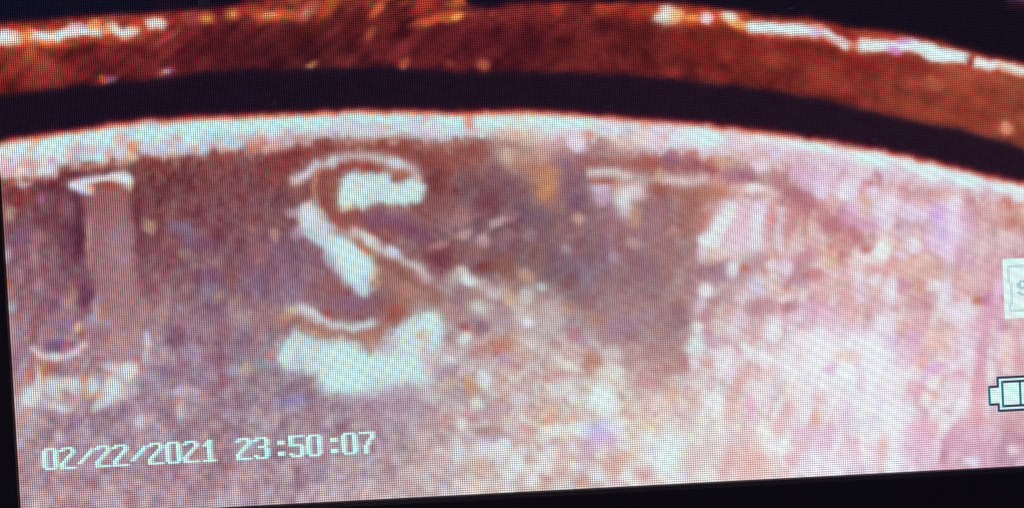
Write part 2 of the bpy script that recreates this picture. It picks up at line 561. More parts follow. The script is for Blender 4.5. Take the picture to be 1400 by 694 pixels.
    # ---- middle of the field, right of the letter
    P.blobs("""605 215 26 14 0 128 52 52 .6
    650 205 14 14 0 122 46 44 .6
    690 215 9 9 -30 214 190 170 .65
    708 212 14 9 0 190 140 120 .5
    742 205 10 14 0 206 160 156 .5
    675 232 9 16 20 110 56 76 .5
    712 224 14 8 -30 176 116 96 .6
    790 198 9 7 0 220 206 234 .9
    770 224 10 8 0 122 86 122 .7
    738 232 16 9 10 168 92 78 .6
    747 248 15 18 0 206 130 88 .7 3
    744 262 8 9 0 210 124 66 .5
    690 262 20 16 0 104 60 82 .6
    712 292 9 12 0 88 50 84 .7
    740 294 14 7 0 96 74 100 .7
    786 240 14 22 20 112 72 98 .6
    787 277 12 8 -40 92 56 96 .6
    665 280 14 20 20 104 40 58 .5
    680 303 11 4.5 -28 206 184 196 .6
    700 296 10 5 -30 176 110 120 .5
    640 300 18 4 -20 170 110 116 .5
    626 297 14 8 -40 180 120 120 .5
    661 328 8 6 -20 200 160 170 .7
    598 337 11 4 -20 206 150 150 .8
    634 320 9 5 -30 206 160 156 .6
    700 345 9 5 -30 136 62 62 .5
    662 365 11 6 -20 116 38 42 .7
    600 352 18 12 20 100 36 52 .7
    690 362 10 9 0 126 70 50 .6
    640 345 12 8 0 130 66 62 .5
    690 325 14 8 -30 160 110 130 .5
    725 322 10 6 0 160 130 156 .6
    752 350 10 14 0 100 62 92 .6
    732 345 10 18 0 126 72 62 .5
    775 340 7 6 0 160 140 160 .6
    718 372 7 6 0 180 160 170 .5
    800 375 10 16 0 118 104 134 .5
    832 328 5 9 0 170 120 170 .4
    828 345 5 20 0 96 62 110 .6
    838 352 5 6 0 170 156 196 .7
    868 332 9 6 0 218 186 170 .75
    820 335 4 14 0 124 66 70 .6
    780 385 10 9 -30 110 58 60 .6
    790 405 12 9 0 116 76 96 .6
    790 298 7 5 0 214 170 156 .8
    857 345 7 7 0 140 60 80 .4
    720 378 7 6 0 206 150 110 .6
    740 392 6 5 0 200 220 226 .6
    840 290 14 9 -20 160 100 140 .5
    850 312 16 7 0 160 92 110 .5
    622 380 12 8 0 200 216 216 .5
    641 384 10 6 30 206 232 244 .9
    632 372 8 5 30 214 200 190 .7
    660 390 10 5 30 206 190 190 .5
    696 408 8 8 0 196 150 110 .7
    675 402 10 6 0 206 200 216 .6
    720 406 9 9 0 206 216 214 .6
    654 420 8 8 0 200 216 214 .6
    626 412 9 10 0 130 92 124 .5
    660 446 8 7 0 110 60 72 .5
    655 443 14 9 30 126 88 122 .5
    636 447 6 6 0 140 50 60 .7
    688 440 8 16 0 160 130 160 .4
    721 439 7 7 0 220 226 238 .85
    710 425 14 5 30 200 200 200 .5
    636 462 7 6 0 206 230 238 .8
    637 485 10 14 40 180 190 200 .5
    649 480 12 7 -20 168 96 100 .6
    682 474 13 8 -10 172 96 88 .75
    700 468 6 6 0 190 130 100 .5
    690 492 10 8 0 160 120 160 .6
    662 518 8 9 0 206 222 240 .85
    643 525 7 9 0 196 140 96 .85
    646 536 8 8 0 176 120 100 .7
    628 540 8 10 0 140 120 150 .4
    703 503 6 8 0 176 110 120 .6
    730 512 9 6 20 176 116 126 .6
    720 490 12 9 20 186 136 130 .5
    732 472 12 6 30 214 216 216 .5
    700 512 14 7 35 206 206 196 .5
    775 500 14 7 25 212 220 210 .75
    762 484 14 5 35 210 200 200 .6
    808 465 14 6 30 196 190 206 .5
    786 455 10 8 20 164 92 112 .7
    796 466 9 6 30 156 110 150 .6
    804 486 24 6 35 178 104 96 .6
    811 500 9 14 0 172 104 90 .65
    808 512 7 8 0 176 108 92 .5
    768 514 12 5 -10 188 104 122 .75
    837 485 10 8 0 216 206 214 .6
    832 508 16 9 0 216 220 218 .75
    822 543 15 17 0 206 240 238 .95 5
    840 556 10 9 0 212 230 228 .6
    845 447 16 12 0 142 106 146 .7
    860 440 16 10 0 150 112 146 .5
    822 440 8 14 10 176 116 110 .5
    810 436 9 6 0 170 110 90 .5
    776 420 10 7 0 176 116 100 .6
    755 425 12 12 0 200 180 180 .5
    780 520 20 6 0 200 206 214 .5
    710 545 9 7 0 200 206 232 .7
    650 552 7 6 0 206 216 220 .7
    698 532 14 7 0 190 150 160 .5
    680 560 24 7 -10 170 130 160 .5
    700 580 8 6 0 190 190 226 .5
    632 578 6 5 0 214 226 226 .8
    667 588 13 6 -8 152 96 98 .7
    682 596 18 4 -10 150 120 160 .5
    648 572 10 5 20 166 110 116 .5
    660 602 12 4 0 160 130 180 .4
    664 614 16 9 0 206 216 236 .8
    686 606 10 5 -20 216 226 236 .75
    628 618 6 16 0 200 220 230 .6
    638 635 6 12 -15 190 160 160 .5
    655 640 8 14 0 196 160 140 .6
    706 632 9 9 -30 206 232 236 .8
    696 650 9 8 -40 206 226 232 .6
    728 628 8 6 0 196 146 150 .6
    750 618 12 7 -20 212 220 232 .7
    744 638 14 6 0 206 228 238 .75
    748 574 12 5 -20 196 132 104 .85
    752 562 10 6 -40 216 170 146 .7
    780 568 14 6 0 214 170 156 .5
    722 586 10 6 0 188 130 132 .7
    724 592 6 4 0 190 110 120 .4
    758 588 13 7 0 212 228 230 .85
    792 588 13 8 10 212 240 240 .9
    836 584 11 7 0 216 232 236 .8
    818 586 13 9 0 170 166 240 .85 3
    822 600 13 8 0 196 160 232 .8 3
    803 612 9 11 20 176 132 168 .65
    800 624 12 7 -20 200 160 180 .5
    786 600 14 5 10 206 166 166 .5
    762 640 9 9 0 196 146 140 .6
    744 654 9 6 0 180 124 122 .8
    766 650 8 8 0 190 150 150 .5
    728 658 9 7 0 214 234 238 .7
    786 636 8 5 0 214 228 230 .7
    795 658 10 6 0 192 130 120 .7
    822 650 12 6 0 218 230 232 .7
    838 640 10 14 0 200 146 142 .7
    854 624 9 7 -20 206 140 124 .7
    866 614 4 12 15 214 180 150 .5
    856 652 8 5 0 220 230 232 .7
    838 660 10 4 0 196 150 180 .5
    878 652 7 6 0 206 150 150 .5
    598 578 8 9 0 160 110 120 .4
    612 520 9 9 0 196 146 110 .5
    610 475 8 6 0 200 160 170 .5
    613 492 9 6 0 206 226 232 .6
    606 510 16 8 -20 136 106 150 .5
    680 468 10 7 0 180 100 80 .4""")
    P.line("748,448 762,457 776,470 792,478", 9, (204, 200, 210), .55, 3)
    P.line("640,560 700,585", 6, (170, 130, 150), .3, 3)
    P.line("645,385 690,402 740,430", 8, (200, 180, 186), .28, 5)
    P.line("740,462 790,492 815,500", 5, (170, 120, 114), .3, 3)

    # ---- upper right of the field: the long fold and the second relief
    P.line("868,216 910,222 960,226 1010,238 1050,248 1090,264 1130,290 1168,322 1176,340", 12, (172, 106, 112), .34, 5)
    P.line("800,222 840,224 880,224 915,226", 12, (150, 66, 62), .6, 3)
    P.line("810,238 826,236 842,237 858,242", 7, (216, 218, 218), .82, 2.2)
    P.line("858,238 884,244 914,246", 6, (206, 164, 172), .6, 2)
    P.line("812,248 838,250 872,254", 5, (176, 74, 66), .8, 1.6)
    P.line("912,245 924,246 936,249 952,249 962,245", 9, (222, 208, 222), .82, 2.4)
    P.line("962,250 1000,256 1030,256", 5, (214, 180, 190), .45, 2)
    P.blobs("""900 240 5 10 0 214 170 130 .5
    875 245 4 5 0 130 160 170 .5
    822 258 12 5 0 206 190 224 .8
    824 270 11 9 0 196 160 200 .8
    852 272 10 15 0 206 240 242 .95 5
    858 290 7 9 0 206 200 230 .8
    868 262 13 10 -10 220 206 222 .85
    868 296 8 13 0 206 146 104 .75
    846 258 5 10 0 200 130 110 .5
    915 214 13 9 0 118 72 116 .75
    955 227 24 9 0 140 58 74 .75
    892 220 12 8 0 160 68 62 .7
    936 208 16 6 0 190 90 90 .6
    970 220 12 6 20 206 110 90 .6
    905 190 18 12 0 214 196 224 .7
    985 218 12 7 30 226 190 150 .5
    908 180 5 4 0 196 130 170 .6
    933 178 6 4 0 206 140 170 .6
    940 196 18 5 10 214 170 226 .6
    950 186 14 9 0 196 226 236 .5
    993 197 9 10 0 206 88 68 .9
    1000 205 12 6 0 220 150 130 .6
    1012 240 18 8 0 152 88 122 .7
    1040 226 10 8 0 226 206 236 .85
    1062 206 18 6 0 222 154 146 0.68
    1030 213 20 6 0 226 170 176 .5
    1098 222 10 7 0 222 148 176 0.51
    1126 224 10 9 0 224 150 170 .5
    1118 245 20 16 -30 224 196 240 .75
    1096 236 12 8 0 214 160 210 .6
    1032 257 13 5.5 0 232 232 240 .9
    1055 262 18 5 10 226 190 190 .7
    1010 258 10 5 0 214 162 166 0.51
    985 262 10 9 0 184 100 66 .6
    950 268 22 12 0 156 80 62 .6
    905 258 16 8 0 150 74 60 .6
    900 262 8 6 0 146 52 54 .5
    1080 262 14 6 25 160 84 96 .6
    1096 272 22 10 20 176 96 116 .6
    1122 262 7 8 0 222 206 238 .8
    895 300 14 18 0 150 92 112 .5
    945 296 16 28 0 156 80 70 .6
    920 315 6 5 0 214 140 120 .6
    966 300 7 16 30 196 96 86 .6
    880 330 12 14 0 128 86 118 .5
    885 368 18 16 0 116 78 112 .6
    915 362 14 12 0 150 96 92 .6
    925 412 12 9 0 166 104 92 .5
    888 430 8 8 0 150 126 164 .6
    905 425 12 14 0 150 106 106 .5
    930 432 9 14 0 120 72 88 .6
    920 450 10 10 0 130 96 116 .5
    900 455 8 6 0 176 130 110 .5
    905 480 18 14 0 154 106 116 .5
    936 495 8 10 0 180 106 120 .6
    880 505 14 8 0 190 156 160 .5
    920 505 16 5 0 172 110 112 .6""")
    P.poly("985,276 1000,270 1050,272 1052,280 1046,300 1046,340 976,340 962,330", (216, 184, 208), .7, 3)
    P.line("1001,287 992,300 981,312 972,327", 16, (212, 238, 244), .93, 2.2)
    P.line("962,328 978,333", 12, (216, 240, 246), .9, 2)
    P.line("1038,283 1038,300", 14, (222, 206, 240), .9, 2)
    P.line("1037,300 1036,318 1030,338", 12, (214, 228, 240), .85, 2.4)
    P.line("1068,288 1066,310 1064,334", 8, (222, 204, 228), .8, 2.4)
    P.blobs("""1014 300 8 14 0 222 160 180 .85
    1012 322 14 9 0 222 176 200 .7
    1053 298 5 10 0 214 120 122 0.72
    1050 318 5 9 0 220 150 160 .7
    985 345 16 7 -10 226 200 196 .75
    960 346 6 9 0 224 200 226 .7
    1010 340 12 6 0 226 200 220 .6
    975 356 10 5 0 220 180 160 .5
    1082 300 8 14 0 214 142 152 0.51
    1090 335 9 11 0 224 192 196 .7
    1118 318 7 14 10 226 190 200 .7
    1126 345 6 9 0 224 172 136 0.42
    985 371 24 11 0 146 98 122 .75
    1002 366 7 10 20 222 226 240 .9
    1016 367 6 5 0 192 92 82 .85
    1045 366 5 8 0 196 100 92 .7
    1054 356 6 6 0 214 152 116 0.42
    1056 362 9 6 0 228 220 226 .8
    1074 366 9 8 0 226 206 236 .8
    1036 360 10 8 0 180 130 150 .6
    966 396 9 8 0 226 236 246 .92
    1036 392 8 10 0 206 200 236 .8
    1112 374 10 5 -10 196 90 106 .7
    1100 352 18 6 -10 206 120 146 .6
    978 412 7 6 0 160 100 110 .7
    958 415 6 14 10 216 186 220 .75
    1018 404 8 8 0 224 200 224 .7
    1075 398 14 5 0 226 162 146 0.51
    1072 407 8 4 0 232 216 220 .7
    966 432 9 7 0 172 106 130 .6
    992 425 14 8 0 206 160 150 .5
    1010 435 9 8 0 220 190 226 .6
    954 447 7 6 0 224 236 242 .9
    968 452 6 9 0 196 110 140 .6
    1000 452 12 10 0 222 208 224 .75
    952 471 12 11 0 206 240 240 .97 6
    980 466 16 8 0 190 140 170 .5
    970 482 18 6 0 206 190 206 .5
    1040 420 16 7 -10 180 110 130 .6
    1078 420 10 6 0 170 96 110 .7
    1112 425 20 11 0 216 150 190 .7
    1088 434 9 6 0 226 200 226 .6
    1057 453 8 15 0 226 228 246 .92
    1022 478 9 10 -20 226 236 246 .92
    1008 482 7 5 0 206 120 150 .7
    1046 488 9 9 -20 230 232 246 .9
    1030 460 10 12 0 206 140 150 .5
    990 486 15 9 0 222 214 226 .8
    994 505 12 12 0 226 224 240 .75
    948 496 7 9 0 222 216 232 .8
    968 496 6 6 0 196 130 120 .6
    1074 503 12 14 0 230 230 242 .85
    1060 476 8 8 0 214 152 156 0.42
    1094 482 8 14 0 222 166 170 .6
    1018 510 12 9 0 216 160 166 .7
    1118 470 22 20 0 232 232 248 .85
    1124 505 20 22 0 230 236 250 .8""")

    # the smooth grey-brown stem left of the pale field, and the block on its head
    P.poly("806,290 945,262 946,380 942,505 880,512 838,470 812,420", (152, 104, 112), .30, 8)
    P.poly("770,260 850,300 850,430 790,410 720,370 690,320 700,280", (140, 96, 108), .18, 12)
    P.poly("990,276 1050,272 1050,338 970,338 966,320", (220, 200, 216), .3, 4)
    # ---- far right
    P.blobs("""1163 222 22 8 10 226 150 128 .7
    1176 214 22 6 10 224 162 166 0.42
    1164 255 12 16 10 222 220 244 .9
    1150 262 10 8 0 226 222 246 .8
    1140 250 8 10 0 226 176 206 .6
    1182 254 4 14 10 222 138 166 0.68
    1180 276 7 9 0 224 152 126 0.68
    1194 264 6 7 0 226 206 240 .85
    1168 282 8 7 0 226 200 236 .7
    1160 300 14 14 0 216 150 196 .6
    1205 292 12 16 0 226 214 246 .8
    1218 275 9 12 20 228 220 246 .8
    1250 288 22 12 0 228 214 246 .8
    1240 262 14 9 0 206 122 126 0.42
    1246 250 22 9 5 186 96 130 .55
    1262 277 9 7 0 222 142 132 0.59
    1288 262 12 9 10 222 152 144 0.59
    1284 295 12 14 0 206 160 232 .8
    1306 278 7 9 0 232 220 246 .85
    1306 300 9 14 0 226 206 244 .8
    1322 300 10 12 0 214 150 200 .6
    1370 270 24 9 10 212 122 112 0.59
    1382 280 12 7 0 196 84 62 .6
    1350 300 30 16 0 216 162 166 0.42
    1352 264 16 8 0 214 142 146 0.42
    1384 305 16 8 0 200 100 92 .6
    1136 308 14 10 10 176 86 96 .7
    1170 320 12 6 40 170 80 86 .6
    1150 328 12 12 0 206 122 122 0.51
    1184 308 14 6 0 206 130 180 .6
    1184 342 7 6 0 184 84 84 .85
    1207 343 9 14 10 226 246 246 .97 6
    1186 354 18 7 -5 230 212 220 .85
    1172 346 6 8 0 230 206 206 .7
    1222 330 7 14 0 226 182 166 0.51
    1138 358 10 6 0 224 162 126 0.51
    1250 335 9 8 0 230 220 240 .85
    1232 348 9 5 -10 226 200 236 .7
    1236 320 16 6 0 222 190 214 .5
    1268 336 6 9 0 206 130 150 .6
    1292 322 9 6 20 190 140 216 .85
    1291 322 4 4 0 166 100 170 .7
    1276 330 10 9 0 226 200 246 .7
    1296 344 12 10 40 226 196 240 .8
    1305 320 16 14 0 228 206 244 .6
    1318 350 10 12 0 206 140 170 .5
    1240 366 26 10 0 222 162 156 0.59
    1268 358 18 7 0 232 192 176 0.51
    1282 362 10 10 0 206 138 136 0.51
    1256 376 28 7 0 222 172 162 0.51
    1200 368 26 6 0 220 152 166 0.51
    1173 380 8 10 0 230 220 240 .85
    1196 382 8 7 0 232 222 238 .85
    1150 372 16 6 0 228 190 216 .5
    1158 400 13 20 0 216 146 156 0.68
    1218 398 10 16 0 226 228 246 .92
    1180 402 10 12 0 226 206 236 .6
    1236 390 8 10 0 196 120 150 .7
    1256 388 8 6 0 200 110 100 .6
    1262 402 10 12 0 226 172 162 0.51
    1278 390 10 6 0 230 226 240 .85
    1292 400 8 18 5 226 220 244 .8
    1256 414 14 7 0 206 130 146 .6
    1206 420 8 10 0 214 140 166 .6
    1318 385 16 12 0 216 160 160 .6
    1338 350 22 20 0 220 170 190 .5
    1340 384 20 7 -20 226 180 190 .5
    1339 413 7 5 10 190 84 56 .9
    1351 410 7 9 -30 176 96 150 .7
    1312 428 20 12 0 228 220 240 .85
    1360 425 10 20 0 214 140 176 .7
    1366 395 5 14 0 222 180 230 .6
    1384 330 18 10 0 222 190 210 .6
    1345 440 14 8 0 222 152 176 0.51
    1142 440 10 14 0 222 200 226 .6
    1170 450 16 9 0 210 160 200 .5
    1156 425 9 14 0 226 162 166 0.42
    1180 470 30 16 0 232 236 250 .85
    1158 487 16 7 -5 236 178 166 0.78 5
    1137 503 9 6 -10 214 160 214 .8
    1156 508 9 16 0 228 244 250 .92
    1176 510 5 18 0 224 190 220 .7
    1205 495 22 20 0 230 230 250 .8
    1218 466 9 7 0 216 180 224 .7
    1232 445 10 8 0 226 162 156 0.59
    1212 440 10 14 0 226 226 246 .7
    1250 463 9 11 0 206 144 186 .85
    1262 440 12 14 0 220 150 160 .6
    1242 485 14 16 0 224 166 196 .7
    1281 464 15 12 0 238 180 172 0.72
    1262 497 7 8 0 240 168 156 0.77
    1279 502 12 6 -10 216 150 206 .85
    1264 515 5 14 20 214 170 216 .7
    1275 524 7 9 0 236 242 240 .85
    1252 534 12 12 0 226 156 176 .8
    1276 543 8 5 -20 236 178 162 0.72
    1266 545 6 7 0 238 238 236 .8
    1310 512 12 6 -20 224 150 180 .8
    1322 470 14 24 0 226 210 240 .6
    1345 465 7 32 5 214 140 170 .8
    1340 505 6 18 5 220 146 170 .7
    1371 448 7 7 0 186 96 140 .8
    1365 470 7 20 0 226 200 232 .6
    1376 482 9 20 0 238 188 182 0.64
    1390 470 5 26 0 216 138 166 0.59
    1318 545 8 22 0 230 224 244 .7
    1338 548 9 26 0 228 148 168 0.72
    1302 535 12 9 0 222 170 190 .5
    1205 546 9 6 0 210 170 220 .7
    1150 545 22 14 0 230 226 244 .6
    1200 535 20 24 0 232 232 250 .6
    1115 572 5 12 0 236 158 138 0.78 5
    1158 568 9 16 10 220 190 222 .6
    1195 572 14 6 0 210 200 230 .6
    1228 580 20 26 0 232 234 250 .75
    1264 588 19 15 0 230 160 178 .85
    1256 610 14 20 0 222 176 216 .6
    1292 586 6 15 5 236 238 240 .9
    1284 604 4 12 20 232 220 236 .8
    1306 594 16 8 -30 206 140 176 .7
    1291 618 5 14 10 180 104 134 .85
    1300 606 10 6 -40 196 120 150 .6
    1330 600 34 24 0 216 160 190 .6
    1350 625 44 18 0 206 148 176 .55
    1376 612 10 22 20 176 112 146 .6
    1385 613 6 7 -30 236 216 226 .85
    1392 575 18 12 0 206 156 170 .5
    1328 631 9 6 0 220 220 246 .85
    1386 560 6 4 0 226 152 106 0.26
    1207 612 7 18 0 232 178 172 .75
    1195 620 6 16 0 224 200 226 .5
    1226 630 14 14 0 222 232 250 .7
    1150 636 24 10 0 214 216 244 .6
    1152 620 20 12 0 228 210 226 .6
    1138 592 12 9 0 220 180 220 .4
    1400 600 10 20 0 200 140 160 .5
    1340 575 14 7 0 226 150 160 .5""")
    # lower middle right
    P.blobs("""882 556 7 12 20 200 150 156 .7
    886 524 16 6 0 190 120 140 .6
    918 540 7 7 -30 214 146 120 .85
    905 548 12 8 -30 224 190 190 .5
    950 548 12 9 30 206 160 150 .7
    975 550 14 14 20 222 232 242 .8
    1008 530 7 14 20 216 156 156 .8
    1002 545 8 7 0 216 160 160 .6
    1028 556 6 20 0 220 160 196 .85
    997 565 8 14 10 216 170 168 .7
    1042 575 8 9 0 206 180 190 .4
    886 580 10 6 0 214 184 150 .7
    926 592 5 14 20 206 170 140 .5
    940 576 12 14 0 206 170 176 .6
    918 612 20 22 0 210 238 240 .85
    908 634 16 14 0 208 238 242 .7
    948 626 12 14 0 206 166 170 .6
    995 630 9 18 20 216 160 166 .8
    975 610 16 12 0 216 200 214 .5
    1030 628 16 20 -20 226 162 154 0.77
    1022 648 18 14 0 222 172 176 0.68
    1048 634 10 14 0 228 182 176 0.51
    1005 600 14 8 20 206 190 206 .4
    1050 590 14 10 0 236 246 240 .8
    1066 580 8 12 10 226 170 180 .8
    1080 558 12 8 -30 222 162 166 0.59
    1083 535 14 14 0 226 190 180 .5
    1100 545 14 18 0 232 228 246 .6
    1098 590 14 8 0 222 170 206 .6
    1083 628 10 9 0 224 166 180 .85
    1120 600 18 12 0 226 186 216 .6
    1120 545 8 6 0 226 180 186 .6
    1064 612 16 8 0 234 240 244 .6
    1118 630 20 14 0 232 224 244 .6
    884 645 10 8 0 196 120 140 .6
    888 600 10 6 0 220 236 238 .6
    868 560 8 8 0 210 190 170 .5
    1050 508 14 8 0 222 170 176 .5
    1040 536 18 10 0 228 206 216 .5""")

    # ---- the upper rim band
    a = curve(U, EDGE_A); b = curve(U, EDGE_B); c_ = curve(U, EDGE_C); d = curve(U, EDGE_D)
    Vd = V + 1.6 * noise(U, V, 17, seed=71) + .8 * noise(U, V, 7, seed=72); Ud = P.U
    # bright rim over the field
    m = sstep(d - Vd + 7 * n2 + 5 * n1, 3.0)
    rimc = np.array([184., 208., 218.]) + (20 * n2 + 12 * n1 + 6 * nf)[..., None] * np.array([.5, 1, .8]) \
        + (18 * noise(U, V, 16, 10, -5, seed=51))[..., None] * np.array([.9, -.4, -.6])
    rimr = np.array([216., 180., 198.]) + (10 * n2 + 8 * n1)[..., None] * np.array([.6, 1, .8])
    w = (0.45 * sstep(U - 800, 60) + 0.4 * sstep(U - 990, 30))[..., None]
    rimc = rimc * (1 - w) + rimr * w
    P.c = P.c * (1 - m[..., None]) + rimc * m[..., None]
    # under half of the rim: lilac, pink and rust patches between the pale ones
    hz = np.clip((Vd - c_ - 14) / np.maximum(d - c_ - 14, 8), 0, 1)
    pt = sstep(noise(U, V, 12, 9, -8, seed=52) + .7 * noise(U, V, 6, 5, seed=53) + 1.1 * hz - .75, .14)
    tone = sstep(noise(U, V, 15, 11, seed=54) + .5 * n1, .2)[..., None]
    ptc = np.array([178., 158., 196.]) * tone + np.array([200., 138., 132.]) * (1 - tone)
    ptc = ptc + (30 * sstep(U - 900, 50))[..., None]
    ptm = (pt * m * .62)[..., None]
    P.c = P.c * (1 - ptm) + ptc * ptm
    # orange-brown underside of the rim, left two thirds
    mm = np.exp(-((Vd - d - 5 + 4 * n2) / 5.0) ** 2) * (1 - .85 * sstep(U - 640, 30)) * .6
    P.mix(mm * (0.55 + .45 * n2), (196, 96, 70))
    P.blobs("""20 206 22 8 -10 196 226 236 .8
    8 222 14 9 0 214 180 210 .6
    35 200 10 8 -20 190 230 236 .7
    16 234 12 7 0 222 140 160 .6
    46 200 4 8 40 206 120 110 .7
    52 188 7 6 0 226 146 120 .7
    60 183 8 5 0 226 130 120 .5
    82 190 22 12 -14 180 240 240 .95
    66 204 14 10 -20 180 238 240 .9
    84 212 12 12 0 184 232 236 .8
    60 214 8 8 0 206 190 220 .5
    40 226 12 8 -10 206 124 124 .7
    28 236 8 5 -50 222 206 206 .8
    72 220 4 5 0 214 120 160 .7
    66 233 6 5 0 206 216 240 .85
    108 204 14 8 0 196 150 170 .75
    96 216 6 8 0 196 150 160 .5
    140 184 24 9 -12 182 236 236 .9
    150 196 10 8 20 176 230 232 .85
    118 213 7 4 0 170 216 226 .85
    137 214 8 7 0 176 238 240 .95
    128 203 9 5 0 190 170 190 .6
    126 226 14 4 0 206 120 90 .7
    146 212 5 8 20 206 120 130 .6
    165 192 8 9 30 200 150 150 .8
    172 200 9 8 0 206 180 180 .5
    183 200 6 9 0 206 96 60 .85
    183 214 6 4 0 226 196 150 .7
    200 200 14 8 0 190 190 210 .5
    200 184 16 7 0 170 232 236 .85
    222 188 8 14 10 176 226 230 .7
    242 186 5 6 0 190 110 110 .75
    234 196 8 6 0 190 150 176 .6
    214 207 12 5 0 176 176 216 .7
    248 200 10 5 0 170 180 220 .6
    262 176 28 8 -4 172 236 238 .85
    280 198 6 12 0 176 216 230 .8
    268 203 5 5 0 206 150 130 .6
    290 196 12 4 -10 180 140 170 .5
    316 196 10 3 -5 150 196 236 .8
    296 186 16 5 -8 150 180 200 .5
    308 203 8 4 0 216 160 140 .6
    330 172 40 8 -4 176 238 240 .8
    358 192 7 6 0 196 110 110 .7
    330 188 5 4 0 180 130 150 .6
    378 192 6 5 0 200 110 140 .6
    348 200 10 5 0 196 90 70 .6
    375 202 14 4 0 216 160 150 .6
    370 160 24 8 0 176 238 238 .8
    420 162 28 10 0 176 240 240 .9
    380 186 16 5 -10 190 170 190 .6
    372 178 8 8 0 176 230 236 .7
    410 190 14 4 -10 196 150 150 .6
    450 178 20 6 -6 190 180 200 .6
    440 165 10 10 0 170 220 226 .7
    455 154 8 4 10 200 130 140 .6
    500 156 26 8 0 174 240 240 .9
    480 176 20 6 0 186 200 220 .6
    540 160 22 8 0 178 240 242 .9
    520 178 14 5 0 190 190 200 .5
    565 172 12 6 30 190 190 226 .7
    590 180 14 5 10 206 190 220 .6
    586 160 6 5 0 190 140 200 .6
    618 160 18 9 0 176 240 240 .95
    600 156 10 6 0 182 234 236 .7
    637 163 5 4 0 206 150 110 .7
    643 172 8 12 0 206 190 200 .5
    645 160 5 14 5 196 96 96 .75
    660 163 10 9 0 186 232 236 .85
    615 180 14 4 0 190 216 226 .7
    672 170 9 8 0 180 240 240 .8
    690 160 16 8 0 190 226 232 .8
    684 182 10 6 0 206 170 170 .6
    700 182 12 5 0 206 150 130 .6
    720 160 20 8 6 190 238 240 .85
    735 176 10 12 20 196 216 222 .7
    712 162 6 10 30 206 180 150 .5
    765 164 24 8 10 182 240 244 .95
    812 160 16 7 8 190 236 242 .85
    792 164 10 8 0 186 240 244 .9
    804 183 7 5 0 206 110 90 .75
    790 192 10 9 0 216 200 236 .8
    775 180 14 6 0 206 190 220 .6
    760 196 14 9 0 214 170 180 .6
    725 190 14 8 0 206 160 140 .6
    842 170 14 8 10 206 210 236 .7
    880 190 9 9 0 226 200 190 .6
    870 164 10 8 20 210 232 240 .8
    884 170 5 6 -50 214 130 100 .8
    850 196 14 8 0 216 170 160 .6
    906 172 14 7 0 220 206 232 .7
    925 192 9 8 0 206 214 242 .7
    898 192 7 8 0 226 196 226 .5
    962 183 21 14 8 200 242 246 .98 6
    940 186 14 9 0 210 226 240 .7
    1022 176 22 5 10 234 186 136 .7
    1000 174 12 7 0 222 206 226 .6
    1044 188 16 8 8 222 232 238 .9
    1015 190 14 8 0 226 206 210 .6
    1090 190 26 7 10 218 240 244 .95
    1122 197 24 9 8 206 246 246 .98 6
    1078 198 14 7 0 220 226 240 .7
    1160 204 26 9 10 220 236 244 .9
    1195 214 26 12 6 208 246 246 .98 6
    1188 204 26 6 12 222 240 244 .8
    1150 212 12 6 0 226 210 230 .6
    1243 222 12 10 0 214 240 244 .95
    1228 212 18 6 8 224 230 240 .8
    1272 230 18 12 10 208 246 246 .98 6
    1278 240 12 6 0 216 236 242 .9
    1256 214 24 6 10 222 226 240 .8
    1300 222 7 8 0 190 92 70 .75
    1325 242 26 11 6 208 246 246 .98 6
    1314 232 12 6 0 222 226 240 .8
    1352 238 12 6 20 150 50 60 .6
    1358 250 8 6 0 222 160 210 .7
    1376 252 18 10 4 210 246 246 .98 6
    1396 262 10 9 20 222 240 244 .95
    1350 228 14 5 20 130 40 40 .5""")
    # fringe at the upper edge of the rim: dark red, then orange, then white
    t = Vd - c_ - 4
    fr = np.exp(-((t - 5.5) / 4.6) ** 2)
    P.mix(np.clip(fr * (.82 + .35 * n1 + .2 * n2 - .1 * sstep(U - 1000, 50)), 0, 1), (224, 122, 92))
    fr = sstep(4.6 - t, 1.5)
    P.mix(fr, (132, 26, 32))
    # dark gap
    g1 = sstep(0.5 - t, 1.8)
    lr = np.clip(U / 1400.0, 0, 1)[..., None]
    dark = (np.array([22., 12., 28.]) * (1 - lr) + np.array([34., 17., 32.]) * lr) + (1.2 * n2)[..., None]
    P.c = P.c * (1 - g1[..., None]) + dark * g1[..., None]
    # upper band: dark brown red, redder and lighter to the right
    ba = np.array([[0, 128, 44, 38], [150, 112, 40, 44], [300, 96, 34, 42], [450, 84, 32, 40], [600, 100, 34, 44], [700, 88, 28, 38],
                   [850, 98, 34, 38], [1000, 116, 42, 40], [1150, 130, 52, 46], [1400, 144, 74, 60]], float)
    bc = np.stack([np.interp(U, ba[:, 0], ba[:, i]) for i in (1, 2, 3)], -1)
    st = noise(U, V, 34, 9, -38, seed=61) * (1 - sstep(U - 750, 60)) + noise(U, V, 22, 16, 10, seed=62) * .8
    bc = bc + (20 * st + 9 * n2 + 5 * n1)[..., None] * np.array([1.3, .62, .5])
    depth = (Vd - a) / np.maximum(b - a, 1)
    # the top of the band is brighter, orange
    topk = np.exp(-(np.clip(depth, 0, 2) / .2) ** 2)
    hot = np.clip(.5 + .6 * noise(U, V, 14, 8, -30, seed=63), 0, 1)
    topw = topk * hot * (.85 - .55 * np.exp(-((U - 720) / 90) ** 2))
    bc = bc * (1 - topw[..., None] * .75) + np.array([226., 112., 66.]) * topw[..., None] * .75
    bm = sstep(b - Vd, 2.2)
    P.c = P.c * (1 - bm[..., None]) + bc * bm[..., None]
